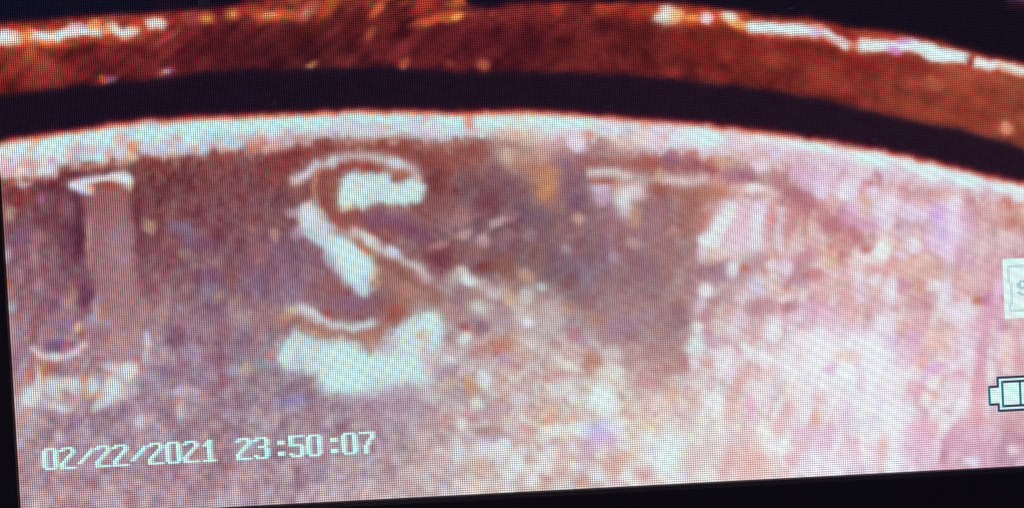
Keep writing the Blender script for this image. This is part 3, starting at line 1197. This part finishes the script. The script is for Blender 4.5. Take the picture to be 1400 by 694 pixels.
    P.blobs("""30 78 26 14 0 176 84 66 .5
    60 90 14 9 0 190 110 96 .4
    42 72 6 10 30 206 116 70 .6
    50 105 24 10 0 136 54 50 .5
    140 92 26 12 0 76 22 34 .5
    110 104 8 4 0 120 30 34 .7
    141 108 5 4 0 226 90 46 .85
    152 108 6 3.5 0 150 120 170 .85
    228 98 8 4 -8 170 150 200 .9
    221 100 4 3 0 190 120 90 .7
    235 48 12 4 -30 190 90 96 .6
    240 60 18 6 -30 150 50 54 .4
    330 70 30 14 -40 70 22 36 .5
    262 80 26 12 -30 66 20 34 .5
    356 86 10 5 0 130 50 70 .4
    400 66 34 22 -10 58 20 30 .65
    426 88 6 3 -30 200 150 110 .8
    420 42 26 9 -30 80 24 26 .6
    370 24 18 6 -20 226 110 60 .7
    420 16 16 8 -30 222 140 120 .7
    450 10 20 8 -50 226 110 50 .6
    480 36 10 16 20 90 26 30 .6
    505 30 6 26 20 116 34 30 .5
    516 14 11 5 -50 232 136 76 .75
    508 46 9 5 -50 190 110 84 .7
    530 40 8 14 40 130 44 40 .6
    552 86 7 5 0 196 96 66 .8
    614 86 7 4 0 170 90 60 .6
    660 88 7 6 0 196 120 90 .85
    600 26 30 5 -14 226 116 66 .85
    626 22 10 4 -14 240 150 76 .8
    580 10 14 8 -30 200 80 46 .6
    626 4 12 6 -20 230 130 66 .8
    640 60 40 20 -10 96 32 44 .4
    600 60 20 16 0 84 26 36 .5
    700 60 30 16 0 72 22 36 .5
    732 60 20 12 -20 66 20 36 .5
    762 10 10 8 20 190 70 50 .7
    830 14 12 10 0 206 86 56 .75
    860 18 26 8 0 150 44 34 .6
    826 34 18 9 -30 66 18 36 .6
    868 44 18 9 0 70 18 26 .6
    800 60 14 22 10 122 50 44 .5
    768 80 20 12 -10 84 28 34 .4
    918 98 9 5 10 160 60 60 .6
    770 90 14 5 -20 146 60 56 .5
    900 60 20 10 0 112 40 44 .5
    940 62 20 8 30 120 26 30 .5
    960 60 30 12 0 140 44 36 .4
    1030 70 30 16 20 156 54 42 .4
    1100 75 30 12 10 130 36 34 .5
    1060 82 14 8 0 166 84 66 .5
    1130 105 26 9 20 166 76 62 .5
    1180 86 26 10 10 136 38 38 .6
    1250 90 30 14 20 120 36 36 .5
    1276 114 14 8 10 196 120 90 .6
    1246 115 10 5 0 180 90 80 .5
    1230 140 24 9 20 170 84 60 .5
    1310 110 20 9 30 176 100 76 .5
    1330 130 34 18 20 170 84 56 .4
    1350 104 30 7 15 136 62 50 .6
    1378 118 18 6 20 160 90 72 .5
    1376 176 9 8 20 226 140 110 .85
    1280 155 16 8 20 176 90 66 .5
    1330 165 26 9 20 150 66 48 .5
    1395 100 4 5 0 170 90 70 .4""")
    # lit top rim of the upper band, with the orange fringe the device gives it
    for q in ("-20,55 12,52 24,53", "42,49 60,51 78,50 96,43 112,42 132,44", "155,38 163,45 170,48 184,42", "202,35 212,31 222,33",
              "905,20 925,23 966,25 1000,25 1030,37 1060,39 1090,40 1112,46 1122,42 1140,52 1156,61 1178,62 1232,62 1262,66 1284,72 1318,78 1336,86 1374,91 1440,104"):
        P.line(q, 20, (204, 74, 44), .75, 2.2)
    P.line("-20,55 12,52 24,53", 13, (206, 236, 240), .95, 1.8)
    P.line("42,49 60,51 78,50 96,43 112,42 132,44", 11, (206, 238, 242), .95, 1.8)
    P.line("155,38 163,45 170,48 184,42", 10, (200, 236, 236), .95, 1.8)
    P.line("202,35 212,31 222,33", 8, (206, 230, 230), .95, 1.8)
    P.blobs("""10 47 12 4 0 226 200 220 .5
    34 46 8 10 20 226 110 60 .75
    104 36 8 5 0 200 180 226 .7
    130 32 9 7 -20 226 140 90 .8
    146 40 5 7 0 226 150 110 .8
    188 34 8 6 0 190 70 50 .7
    195 42 5 8 0 206 80 50 .6
    190 16 12 5 0 96 30 56 .5
    60 60 34 4 0 226 116 66 .7
    150 54 40 4 0 200 90 60 .5
    240 26 14 7 0 170 60 56 .5
    266 24 9 8 0 180 80 100 .6
    283 25 9 7 10 232 146 78 .8
    318 19 8 6 -20 226 146 80 .75
    345 16 14 6 0 190 70 50 .7
    390 20 14 7 0 226 120 66 .75
    362 22 12 5 0 226 140 110 .6
    163 18 9 2.5 -25 130 130 170 .85
    909 20 12 10 -30 206 240 240 .97
    924 22 9 9 0 236 180 120 .85
    945 26 8 5 0 234 146 76 .8
    966 25 7 6 0 236 210 224 .95
    984 22 8 6 0 220 110 80 .7
    999 23 8 6 0 226 236 226 .95
    1012 33 12 5 15 236 170 90 .8
    890 14 14 6 0 196 60 40 .7
    1030 8 12 4 0 90 16 30 .5""")
    P.line("1030,37 1060,39 1090,40 1112,46", 13, (206, 242, 246), .97, 1.6)
    P.line("1122,42 1140,52 1156,61", 11, (216, 238, 244), .97, 1.6)
    P.line("1178,62 1205,63 1232,62", 14, (212, 244, 246), .97, 1.6)
    P.line("1240,62 1262,66 1284,72 1302,76 1318,78", 14, (210, 244, 248), .98, 1.6)
    P.line("1336,86 1360,88", 11, (222, 240, 246), .97, 1.6)
    P.line("1374,91 1400,96 1440,104", 9, (222, 234, 228), .95, 1.8)
    P.blobs("""1280 79 14 5 10 214 244 248 .9
    1118 44 6 7 0 200 170 226 .8
    1120 36 7 5 20 226 120 90 .7
    1167 62 4 5 0 220 120 100 .6
    1236 58 9 3 0 196 120 226 .7
    1224 70 10 3.5 20 210 110 210 .7
    1367 89 5 5 0 236 196 170 .7
    1325 82 4 6 0 120 26 30 .6
    1210 48 30 6 4 190 80 66 .7
    1330 100 50 5 12 190 110 90 .4
    1100 52 60 3 5 206 90 76 .5
    1140 38 12 6 20 140 40 40 .6
    1160 48 10 5 20 96 20 34 .5
    1352 76 24 3 12 200 90 70 .7""")
    # navy space above, with a dark red fringe at the edge
    tt = a - Vd
    P.mix(sstep(tt + 3.0, 1.5) * .9, (92, 18, 34))
    nav = np.array([13., 14., 38.]) * (1 - lr) + np.array([18., 13., 30.]) * lr + (1.2 * n2)[..., None]
    nm = sstep(tt, 1.8)
    P.c = P.c * (1 - nm[..., None]) + nav * nm[..., None]
    P.blobs("""660 6 24 7 -8 22 12 44 .5
    1396 -2 16 5 10 120 96 170 .6
    1392 8 12 4 0 66 24 44 .5
    230 4 20 4 0 44 12 34 .4""")

    inband = (Vd < b - 1) & (P.c.mean(-1) < 130)

    # ---- the letter S
    P.line("398,255 420,262 424,300 440,318", 14, (150, 90, 90), .25, 5)
    P.line("402,246 411,243 424,233 434,224", 10.5, (206, 204, 222), .9, 1.8)
    P.line("444,226 452,221 462,216 476,212 500,214 520,218 540,224 556,227 566,235 573,246", 10.5, (200, 192, 204), .85, 2.6)
    P.blobs("""541 225 10 6 10 184 220 230 .9
    456 222 5 5 0 190 220 236 .7
    420 236 8 4 -45 206 190 232 .5
    405 250 8 4 0 206 140 120 .5
    384 220 22 12 -30 112 38 44 .55""")
    P.line("380,235 395,228 410,214 440,205 480,200 520,200 560,208 590,222", 12, (132, 50, 48), .6, 4)
    P.line("436,236 452,236 470,231 484,227 500,228 518,231", 5.5, (146, 46, 42), .75, 2)
    P.line("448,246 440,262 444,282 454,296 470,304 492,300", 20, (132, 64, 58), .72, 3.8)
    P.line("433,232 429,252 430,272 438,290 448,302 462,314 484,322", 2.5, (206, 150, 110), .6, 1.4)
    P.line("455,252 458,275 462,286", 4, (150, 96, 60), .5, 2)
    P.blobs("""470 300 14 9 10 160 62 60 .5
    516 300 20 9 5 116 66 98 .8
    545 295 16 8 20 140 96 128 .6
    560 312 24 10 25 104 54 86 .75
    500 316 14 5 20 144 50 48 .7
    520 322 6 6 0 140 40 50 .5
    548 238 20 6 25 176 90 66 .5
    592 250 12 20 0 100 42 50 .6
    598 285 18 20 -20 130 72 76 .5""")
    m = P.poly(S_TOP, (182, 224, 226), 1.0, 1.9, 1.2)
    P.mix(m * np.clip(.3 * n2 + .5 * n1 + .3 * nf + .12, 0, .7), (166, 176, 194))
    P.blobs("""520 262 12 7 0 166 196 210 .6
    490 252 5 6 0 196 180 190 .6
    560 255 12 5 20 186 216 224 .5
    550 272 18 4 0 176 236 236 .6
    476 286 9 2.5 -6 240 190 120 .4
    480 236 14 2 0 120 110 190 .3""")
    m = P.poly(S_MID, (188, 202, 216), .95, 2.2, 2.2)
    P.mix(m * np.clip(.3 * n2 + .35 * n1, 0, 1), (160, 140, 180))
    P.blobs("""480 350 24 13 40 178 228 232 .95
    492 368 18 13 20 178 228 234 .95
    466 338 14 11 30 182 232 238 .85
    482 380 11 9 30 176 228 236 .9
    497 396 9 8 0 170 206 232 .85
    452 356 9 7 40 176 186 214 .6
    408 318 9 7 0 186 156 196 .5
    425 300 12 11 0 196 206 228 .7
    428 318 7 5 0 150 196 206 .6
    440 333 8 5 20 150 196 226 .6
    421 286 9 6 0 206 216 232 .7
    399 292 6 4 0 190 160 190 .6
    498 380 6 4 0 160 130 190 .4
    452 352 6 4 0 120 160 170 .5
    384 350 26 22 0 112 74 112 .35
    396 395 26 14 -20 116 92 136 .4
    440 378 24 12 30 140 92 104 .5
    456 392 18 10 20 136 70 72 .5""")
    P.line("484,317 497,320 508,328 521,342 535,346 548,356 566,364 582,378", 8.5, (208, 206, 218), .82, 2.4)
    P.line("578,374 598,390 612,398", 8, (196, 176, 188), .55, 3)
    P.blobs("""536 345 8 6 30 206 214 242 .9
    505 327 10 5 40 196 226 232 .7
    511 336 3 5 40 186 170 130 .5
    575 380 10 4 40 206 160 186 .4""")
    P.line("486,329 496,336 506,345", 4, (190, 84, 50), .8, 1.8)
    P.line("512,346 516,362 516,390", 3, (190, 146, 90), .6, 1.8)
    P.line("524,358 542,366 562,382 584,396 596,408", 15, (132, 72, 66), .8, 3.4)
    P.line("528,378 545,400 550,412", 16, (150, 96, 84), .5, 5)
    P.line("425,395 445,410 470,424 500,424 524,412 540,400", 18, (128, 72, 84), .6, 5)
    P.blobs("""480 414 22 8 0 122 82 122 .7
    446 430 9 5 30 150 48 48 .7
    514 380 6 10 0 200 150 120 .4
    572 404 20 14 30 166 116 110 .5
    552 396 12 8 0 170 120 96 .4
    612 350 14 12 0 108 54 68 .5
    596 372 14 7 30 120 60 80 .5""")
    P.line("400,424 412,420 424,426 438,436 452,444 464,446", 9, (200, 214, 230), .9, 2)
    P.line("474,448 490,447 506,441", 9, (186, 222, 236), .9, 2)
    P.line("386,436 400,434 414,440 432,452 456,457 486,461 504,460 520,450 534,436 546,424 554,412", 13, (158, 92, 78), .78, 3.0)
    P.line("505,460 512,476", 6, (190, 110, 80), .6, 2)
    P.blobs("""396 428 12 6 -20 196 160 140 .5
    540 430 10 9 -40 140 56 50 .7
    432 456 8 3 20 206 150 90 .5""")
    m = P.poly(S_LOW, (182, 220, 224), .96, 3.4, 4.0)
    P.mix(m * np.clip(.5 * n2 + .7 * n1 + .3 * nf + .18, 0, .8), (172, 170, 190))
    P.blobs("""410 468 14 7 0 176 206 216 .6
    390 484 9 12 20 180 236 238 .6
    532 474 9 10 40 186 160 176 .8
    580 462 7 7 0 196 170 170 .75
    574 455 4 5 40 200 140 100 .6
    490 506 10 7 0 166 196 210 .7
    410 494 14 4 0 160 170 206 .5
    560 446 14 9 -30 186 220 230 .6
    592 440 9 12 0 184 236 236 .7
    588 494 10 12 -20 190 160 176 .7
    580 482 7 6 0 200 170 180 .5
    520 500 40 12 0 180 240 242 .5
    470 485 26 12 0 178 240 240 .6
    470 520 26 12 0 178 240 244 .7
    610 428 9 12 -10 176 130 130 .5
    470 544 16 3 0 150 130 160 .4
    560 538 40 7 0 176 160 186 .5
    540 552 40 9 0 150 118 150 .5
    585 544 10 6 0 190 200 210 .4""")
    P.c += (5 * nf + 3 * n1)[..., None] * np.clip(P.c.mean(-1, keepdims=True) / 120.0, 0, 1)
    # the camera's rendering of the panel: middle tones a little lifted, towards pinkish brown
    q = np.clip(P.c, 0, 255)
    liftm = np.clip((q.mean(-1, keepdims=True) - 38) / 40.0, 0, 1)
    q = q + liftm * (q * (255 - q) / 16256.0) * (np.array([18., 18., 13.]) * (1 - .5 * right[..., None]) + np.array([0., 3., 5.]) * right[..., None])
    P.c = np.where(inband[..., None], P.c * np.array([.97, .85, .80]), q)
    return np.clip(P.c, 4, 255), (a, b, c_, d, Ud, Vd)
# ---------------------------------------------------------------- end of the picture
# ---------------------------------------------------------------- building helpers
def link(name, me, mat=None, parent=None, **props):
    o = bpy.data.objects.new(name, me); C.objects.link(o)
    if mat is not None and me is not None: me.materials.append(mat)
    if parent is not None: o.parent = parent
    for k, v in props.items(): o[k] = v
    return o

def mesh(name, vs, fs):
    me = bpy.data.meshes.new(name); me.from_pydata(vs, [], fs); me.update()
    return me

def rounded(w, h, r, n=8, cx=0, cz=0):
    pts = []
    for (sx, sz, a0) in ((1, 1, 0), (-1, 1, 90), (-1, -1, 180), (1, -1, 270)):
        for i in range(n + 1):
            a = math.radians(a0 + 90 * i / n)
            pts.append((cx + sx * (w - r) + r * math.cos(a), cz + sz * (h - r) + r * math.sin(a)))
    return pts

def ring(name, profile):
    """profile: list of (outline points, y); consecutive loops are bridged"""
    vs, fs = [], []
    n = len(profile[0][0])
    for pts, y in profile:
        vs += [(x, y, z) for x, z in pts]
    for k in range(len(profile) - 1):
        for i in range(n):
            j = (i + 1) % n
            fs.append((k * n + i, k * n + j, (k + 1) * n + j, (k + 1) * n + i))
    return vs, fs, n

# ---------------------------------------------------------------- the picture, one colour per display pixel
jj, ii = np.meshgrid(np.arange(NR), np.arange(NC), indexing='ij')   # jj = row from the top
wx = (ii + 0.5) * P - HW
wz = HH - (jj + 0.5) * P
U, V = to_photo(wx, wz)
img, curves = paint(U, V)
ca, cb, cc_, cd, Ud, Vd = curves
# the device's own soft, slightly dull picture: a light blur and a little less colour in the coin's surface
def soften(a, w):
    p_ = np.pad(a, ((1, 1), (1, 1), (0, 0)), mode='edge')
    h_ = p_[:, :-2] * w + p_[:, 1:-1] * (1 - 2 * w) + p_[:, 2:] * w
    return h_[:-2] * w + h_[1:-1] * (1 - 2 * w) + h_[2:] * w
img = soften(img, 0.15)
dull = np.where(Vd > cd - 6, 0.14, 0.0)[..., None]
img = img * (1 - dull) + img.mean(-1, keepdims=True) * dull
REG = np.full(U.shape, 4)                    # 4 coin field
REG[Vd < cd] = 3                             # bright inner rim
REG[Vd < cc_ + 3] = 2                        # dark gap
REG[Vd < cb] = 1                             # red outer band
REG[Vd < ca] = 0                             # dark space above
pp = lambda s: [tuple(float(t) for t in q.split(',')) for q in s.split()]
field = REG == 4
let = (poly_sd(U, V, pp("396,250 424,224 470,208 510,208 572,226 586,250 574,282 540,284 490,292 470,300 520,336 560,356 614,398 606,408 572,392 520,372 522,396 500,410 530,404 556,404 598,420 614,450 600,500 596,524 500,542 440,534 378,502 376,470 386,426 410,414 470,436 494,414 470,390 400,330 388,290 408,262")) < 0) & field
REG[let] = 5
bar = (poly_sd(U, V, pp("94,250 130,238 182,236 188,262 204,450 204,480 200,500 196,556 28,562 36,486 44,474 112,470 134,470 120,400 106,270")) < 0) & field
REG[bar] = 6
rel = (poly_sd(U, V, pp("800,230 870,236 960,236 970,250 1062,252 1084,290 1072,340 1000,350 952,346 952,330 984,272 900,264 878,310 846,310 808,276")) < 0) & field
REG[rel] = 7

# writing laid over the picture by the device
FONT = {
 '0': ".#####..|##...##.|##...##.|##...##.|##...##.|##...##.|##...##.|##...##.|##...##.|.#####..",
 '1': "...##...|..###...|.####...|...##...|...##...|...##...|...##...|...##...|...##...|.######.",
 '2': ".#####..|##...##.|.....##.|....##..|...##...|..##....|.##.....|##......|##......|#######.",
 '3': ".#####..|##...##.|.....##.|.....##.|..####..|.....##.|.....##.|.....##.|##...##.|.#####..",
 '5': "#######.|##......|##......|##......|######..|.....##.|.....##.|.....##.|##...##.|.#####..",
 '7': "#######.|.....##.|.....##.|....##..|...##...|...##...|..##....|..##....|..##....|..##....",
 '/': "........|......#.|.....##.|....##..|...##...|..##....|.##.....|##......|........|........",
 ':': "........|........|...###..|...###..|........|........|........|...###..|...###..|........",
 ' ': "|".join(["........"] * 10)}
def cell(px, py):
    x, z = from_photo(px, py)
    return int(round((x + HW) / P)), int(round((HH - z) / P))
TEXT = (196., 250., 242.)
c0, r0 = cell(56.0, 612.0)
for n, ch in enumerate("02/22/2021 23:50:07"):
    for r, line in enumerate(FONT[ch].split('|')):
        for c, q in enumerate(line):
            if q == '#':
                img[r0 + r, c0 + n * 8 + c] = TEXT
                REG[r0 + r, c0 + n * 8 + c] = 8 if n < 10 else 9
            elif n != 10:
                # writing's bright bleed painted into the right pixel; a slightly darker bluish edge left
                if c and line[c - 1] == '#':
                    img[r0 + r, c0 + n * 8 + c] = img[r0 + r, c0 + n * 8 + c] * .55 + np.array(TEXT) * .45
                    REG[r0 + r, c0 + n * 8 + c] = 8 if n < 10 else 9
                    continue
                near = any(0 <= c + dc < 8 and line[c + dc] == '#' for dc in (-1, 1))
                if near: img[r0 + r, c0 + n * 8 + c] = img[r0 + r, c0 + n * 8 + c] * .88 + np.array([8, 14, 24])

# memory card symbol (cut by the picture's right edge) and battery symbol
def fill(c, r, w, h, col, reg):
    c1, r1 = min(NC, c + w), min(NR, r + h)
    img[r:r1, c:c1] = col; REG[r:r1, c:c1] = reg
cc0, cr0 = cell(1371.0, 352.5)
fill(cc0, cr0, 30, 27, (220, 255, 248), 10)
fill(cc0 + 2, cr0 + 3, 28, 1, (186, 208, 218), 10); fill(cc0 + 2, cr0 + 3, 1, 8, (192, 214, 222), 10)
fill(cc0 + 3, cr0 + 11, 1, 10, (192, 214, 222), 10); fill(cc0 + 2, cr0 + 20, 1, 4, (192, 214, 222), 10)
fill(cc0 + 3, cr0 + 23, 28, 1, (186, 208, 218), 10)
for r, line in enumerate([".####.", "##..##", "##....", ".####.", "....##", "##..##", ".####."]):
    for c, q in enumerate(line):
        if q == '#' and cc0 + 6 + c < NC: img[cr0 + 10 + r, cc0 + 6 + c] = (176, 196, 214)
bc0, br0 = cell(1350.0, 514.5)
DK, TQ, WH = (34, 40, 72), (30, 110, 130), (214, 255, 248)
fill(bc0 + 4, br0, 30, 16, DK, 11); fill(bc0, br0 + 4, 6, 9, DK, 11); 
img[br0:br0 + 16, bc0 + 4] = (40, 70, 120); 
fill(bc0 + 5, br0 + 1, 28, 14, WH, 11)
fill(bc0 + 1, br0 + 5, 5, 7, WH, 11)
img[br0 + 4:br0 + 13, bc0] = TQ
fill(bc0 + 6, br0 + 2, 27, 12, DK, 11)
img[br0 + 2:br0 + 14, bc0 + 6] = TQ
fill(bc0 + 7, br0 + 3, 26, 10, WH, 11)
for k in (14, 22): fill(bc0 + k, br0 + 3, 1, 10, TQ, 11)

lin = np.where(img / 255 <= 0.04045, img / 255 / 12.92, ((img / 255 + 0.055) / 1.055) ** 2.4)
# camera exposure of the emitting panel: the whites are a little over
def pixels(name, sel, parent, y=0.0):
    idx = np.argwhere(sel)
    r, c = idx[:, 0], idx[:, 1]
    x0 = c * P - HW; z0 = HH - (r + 1) * P
    key = np.concatenate([r * 10000 + c, r * 10000 + c + 1, (r + 1) * 10000 + c, (r + 1) * 10000 + c + 1])
    uq, inv = np.unique(key, return_inverse=True)
    n = len(r)
    tl, tr, bl, br = inv[:n], inv[n:2 * n], inv[2 * n:3 * n], inv[3 * n:]
    co = np.stack([(uq % 10000) * P - HW, np.full(len(uq), y), HH - (uq // 10000) * P], 1)
    me = bpy.data.meshes.new(name)
    me.vertices.add(len(uq)); me.vertices.foreach_set('co', co.ravel())
    me.loops.add(4 * n); me.polygons.add(n)
    me.loops.foreach_set('vertex_index', np.stack([bl, br, tr, tl], 1).astype(np.int32).ravel())
    me.polygons.foreach_set('loop_start', np.arange(0, 4 * n, 4, dtype=np.int32))
    me.update(calc_edges=True)
    at = me.attributes.new('pixel_colour', 'FLOAT_COLOR', 'FACE')
    at.data.foreach_set('color', np.concatenate([lin[r, c], np.ones((n, 1))], 1).astype(np.float32).ravel())
    me.validate()
    return link(name, me, M_LCD, parent)

# ---------------------------------------------------------------- the device
screen = link('microscope_screen', None, None, None,
              label='black framed microscope display lit with an enlarged reddish coin edge picture',
              category='screen')
screen.location = (0, 0, 0)
# display panel: the dark glass sandwich behind the lit pixels
vs, fs, n = ring('', [(rounded(HW + .0012, HH + .0012, .0004), 0.00006), (rounded(HW + .0012, HH + .0012, .0004), 0.0022)])
fs.append(tuple(range(n))); fs.append(tuple(range(2 * n - 1, n - 1, -1)))
panel = link('display_panel', mesh('display_panel', vs, fs), M_LIP, screen,
             label='lit display showing a magnified coin edge with raised letters')
NAMES = ['dark_background', 'coin_outer_edge', 'coin_rim_gap', 'coin_bright_rim', 'coin_field',
         'raised_letter_shape', 'raised_letter_shape', 'raised_letter_shape', 'date_text', 'time_text', 'memory_card_symbol', 'battery_symbol']
LAB = {0: 'dark blue space above the coin', 1: 'red brown outer band of the coin edge', 2: 'black curved gap under the outer band',
       3: 'bright pale blue curved rim', 4: 'mottled pink and mauve coin surface', 5: 'raised letter S with white glare',
       6: 'upright raised bar with pale cap and foot', 7: 'faint relief with slanted white glare at right',
       8: 'white text 02/22/2021', 9: 'white text 23:50:07', 10: 'white memory card symbol cut by the frame', 11: 'white battery symbol with dark outline'}
for k, nm in enumerate(NAMES):
    if (REG == k).any():
        o = pixels(nm, REG == k, panel)
        o['label'] = LAB[k]

# bezel: a frame standing a little proud of the panel, chamfered towards it
B = .0150
inner = (HW + .00002, HH + .00002)
prof = [(rounded(inner[0], inner[1], .00005), 0.0001),
        (rounded(inner[0] + .00004, inner[1] + .00004, .00006), -0.00022),
        (rounded(inner[0] + .0004, inner[1] + .0004, .0003), -0.00042),
        (rounded(HW + B - .0012, HH + B - .0012, .0060), -0.00055),
        (rounded(HW + B - .0003, HH + B - .0003, .0068), -0.00020),
        (rounded(HW + B, HH + B, .0070), 0.0008),
        (rounded(HW + B, HH + B, .0070), 0.0030)]
vs, fs, n = ring('', prof)
me = mesh('bezel', vs, fs)
for p_ in me.polygons: p_.use_smooth = False
link('bezel', me, M_BEZEL, screen, label='plain black plastic frame round the display')
# housing behind
prof = [(rounded(HW + B - .0006, HH + B - .0006, .0066), 0.0030),
        (rounded(HW + B + .0004, HH + B + .0004, .0074), 0.0036),
        (rounded(HW + B + .0004, HH + B + .0004, .0074), 0.0150),
        (rounded(HW + B - .0030, HH + B - .0030, .0060), 0.0185)]
vs, fs, n = ring('', prof)
fs.append(tuple(range(3 * n, 4 * n)))
link('housing', mesh('housing', vs, fs), M_BODY, screen, label='black plastic back shell behind the display')

# ---------------------------------------------------------------- dust lying on the display
def fleck(px, py, path, wpx, label, group=None, alpha=1.0):
    """a thin irregular strip of lint, path in photo pixels relative to (px, py)"""
    x0, z0 = from_photo(px, py)
    s = P / 3.025
    rnd = random.Random(int(px * 7 + py))
    vs, fs = [], []
    for k, (dx, dy) in enumerate(path):
        a, b_ = path[max(0, k - 1)], path[min(len(path) - 1, k + 1)]
        tx, ty = b_[0] - a[0], b_[1] - a[1]
        l = math.hypot(tx, ty) or 1
        w = wpx * s * (.5 if k in (0, len(path) - 1) else rnd.uniform(.8, 1.15)) / 2
        nx, ny = -ty / l * w, tx / l * w
        cx, cz = dx * s, -dy * s
        vs += [(cx + nx, -.00001, cz - ny), (cx, -.00001 - w * .8, cz), (cx - nx, -.00001, cz + ny)]
    for k in range(len(path) - 1):
        for q in range(2):
            fs.append((3 * k + q, 3 * k + q + 1, 3 * k + q + 4, 3 * k + q + 3))
    o = link('dust_fleck', mesh('dust_fleck', vs, fs), M_DUST, None, label=label, category='dust')
    o.location = (x0, -.00002, z0)
    o['group'] = group or 'dust flecks on the display'
    return o
fleck(376, 140, [(-4, -2), (-2, 0), (0, 2), (1, 2.5), (1, -1), (1, -3)], 1.3, 'tiny grey V-shaped dust fleck on the black gap above the letter S')
fleck(361, 124, [(-1, 0), (0, 0), (1.4, 0)], 1.4, 'tiny dim dust fleck left of and above the V-shaped fleck')
fleck(364, 130, [(-1.5, 0), (0, 0), (2, 0)], 1.0, 'tiny flat dust fleck just above and left of the V-shaped fleck')
fleck(836, 146, [(-11, 1.5), (-9, -.5), (-5, -.6), (-2, -1), (0, -1.6), (1, -1), (1.4, 2), (1.6, 5)], .9, 'thin bracket-shaped hair on the black gap right of the middle')
fleck(1196, 190, [(-4, 2), (-2, .6), (0, 0), (3, -1)], 2.0, 'grey dust fleck on the black gap near the right edge')
fleck(1081, 12, [(-4, .5), (-1, .3), (2, -.4), (4, -1)], 1.5, 'dim dust fleck on the dark blue area above the coin')
fleck(603, 372, [(-2.6, -.5), (0, 0), (2.6, .4)], 4.2, 'small square grey dust fleck right of the letter S')
fleck(227, 133, [(-1, 0), (0, 0), (1.4, .2)], 1.1, 'very faint dust fleck on the left part of the black gap')
# a dried droplet at the top edge
x0, z0 = from_photo(278, 3)
vs, fs = [(0, -.00003, 0)], []
for ringk, (rr, yy) in enumerate(((.55, -.000028), (.85, -.00002), (1.0, -.000004))):
    for i in range(20):
        a = 2 * math.pi * i / 20
        q = rr * 8.2 * P / 3.025 * (1 + .06 * math.sin(3 * a + 1) + .04 * math.sin(5 * a))
        vs.append((q * math.cos(a), yy, q * math.sin(a)))
for i in range(20):
    j = (i + 1) % 20
    fs.append((0, 1 + j, 1 + i))
    for k in range(2): fs.append((1 + 20 * k + i, 1 + 20 * k + j, 21 + 20 * k + j, 21 + 20 * k + i))
m, nt, b = new_mat('dried_water_film')
b.inputs['Base Color'].default_value = (.26, .26, .34, 1); b.inputs['Roughness'].default_value = .6
tr = nt.nodes.new('ShaderNodeBsdfTransparent'); mx = nt.nodes.new('ShaderNodeMixShader')
mx.inputs[0].default_value = .45
nt.links.new(tr.outputs[0], mx.inputs[1]); nt.links.new(b.outputs[0], mx.inputs[2])
nt.links.new(mx.outputs[0], nt.nodes['Material Output'].inputs['Surface'])
o = link('dried_droplet', mesh('dried_droplet', vs, fs), m, None,
         label='round dull grey dried droplet on the display at the top left', category='water spot')
o.location = (x0, -.00002, z0)
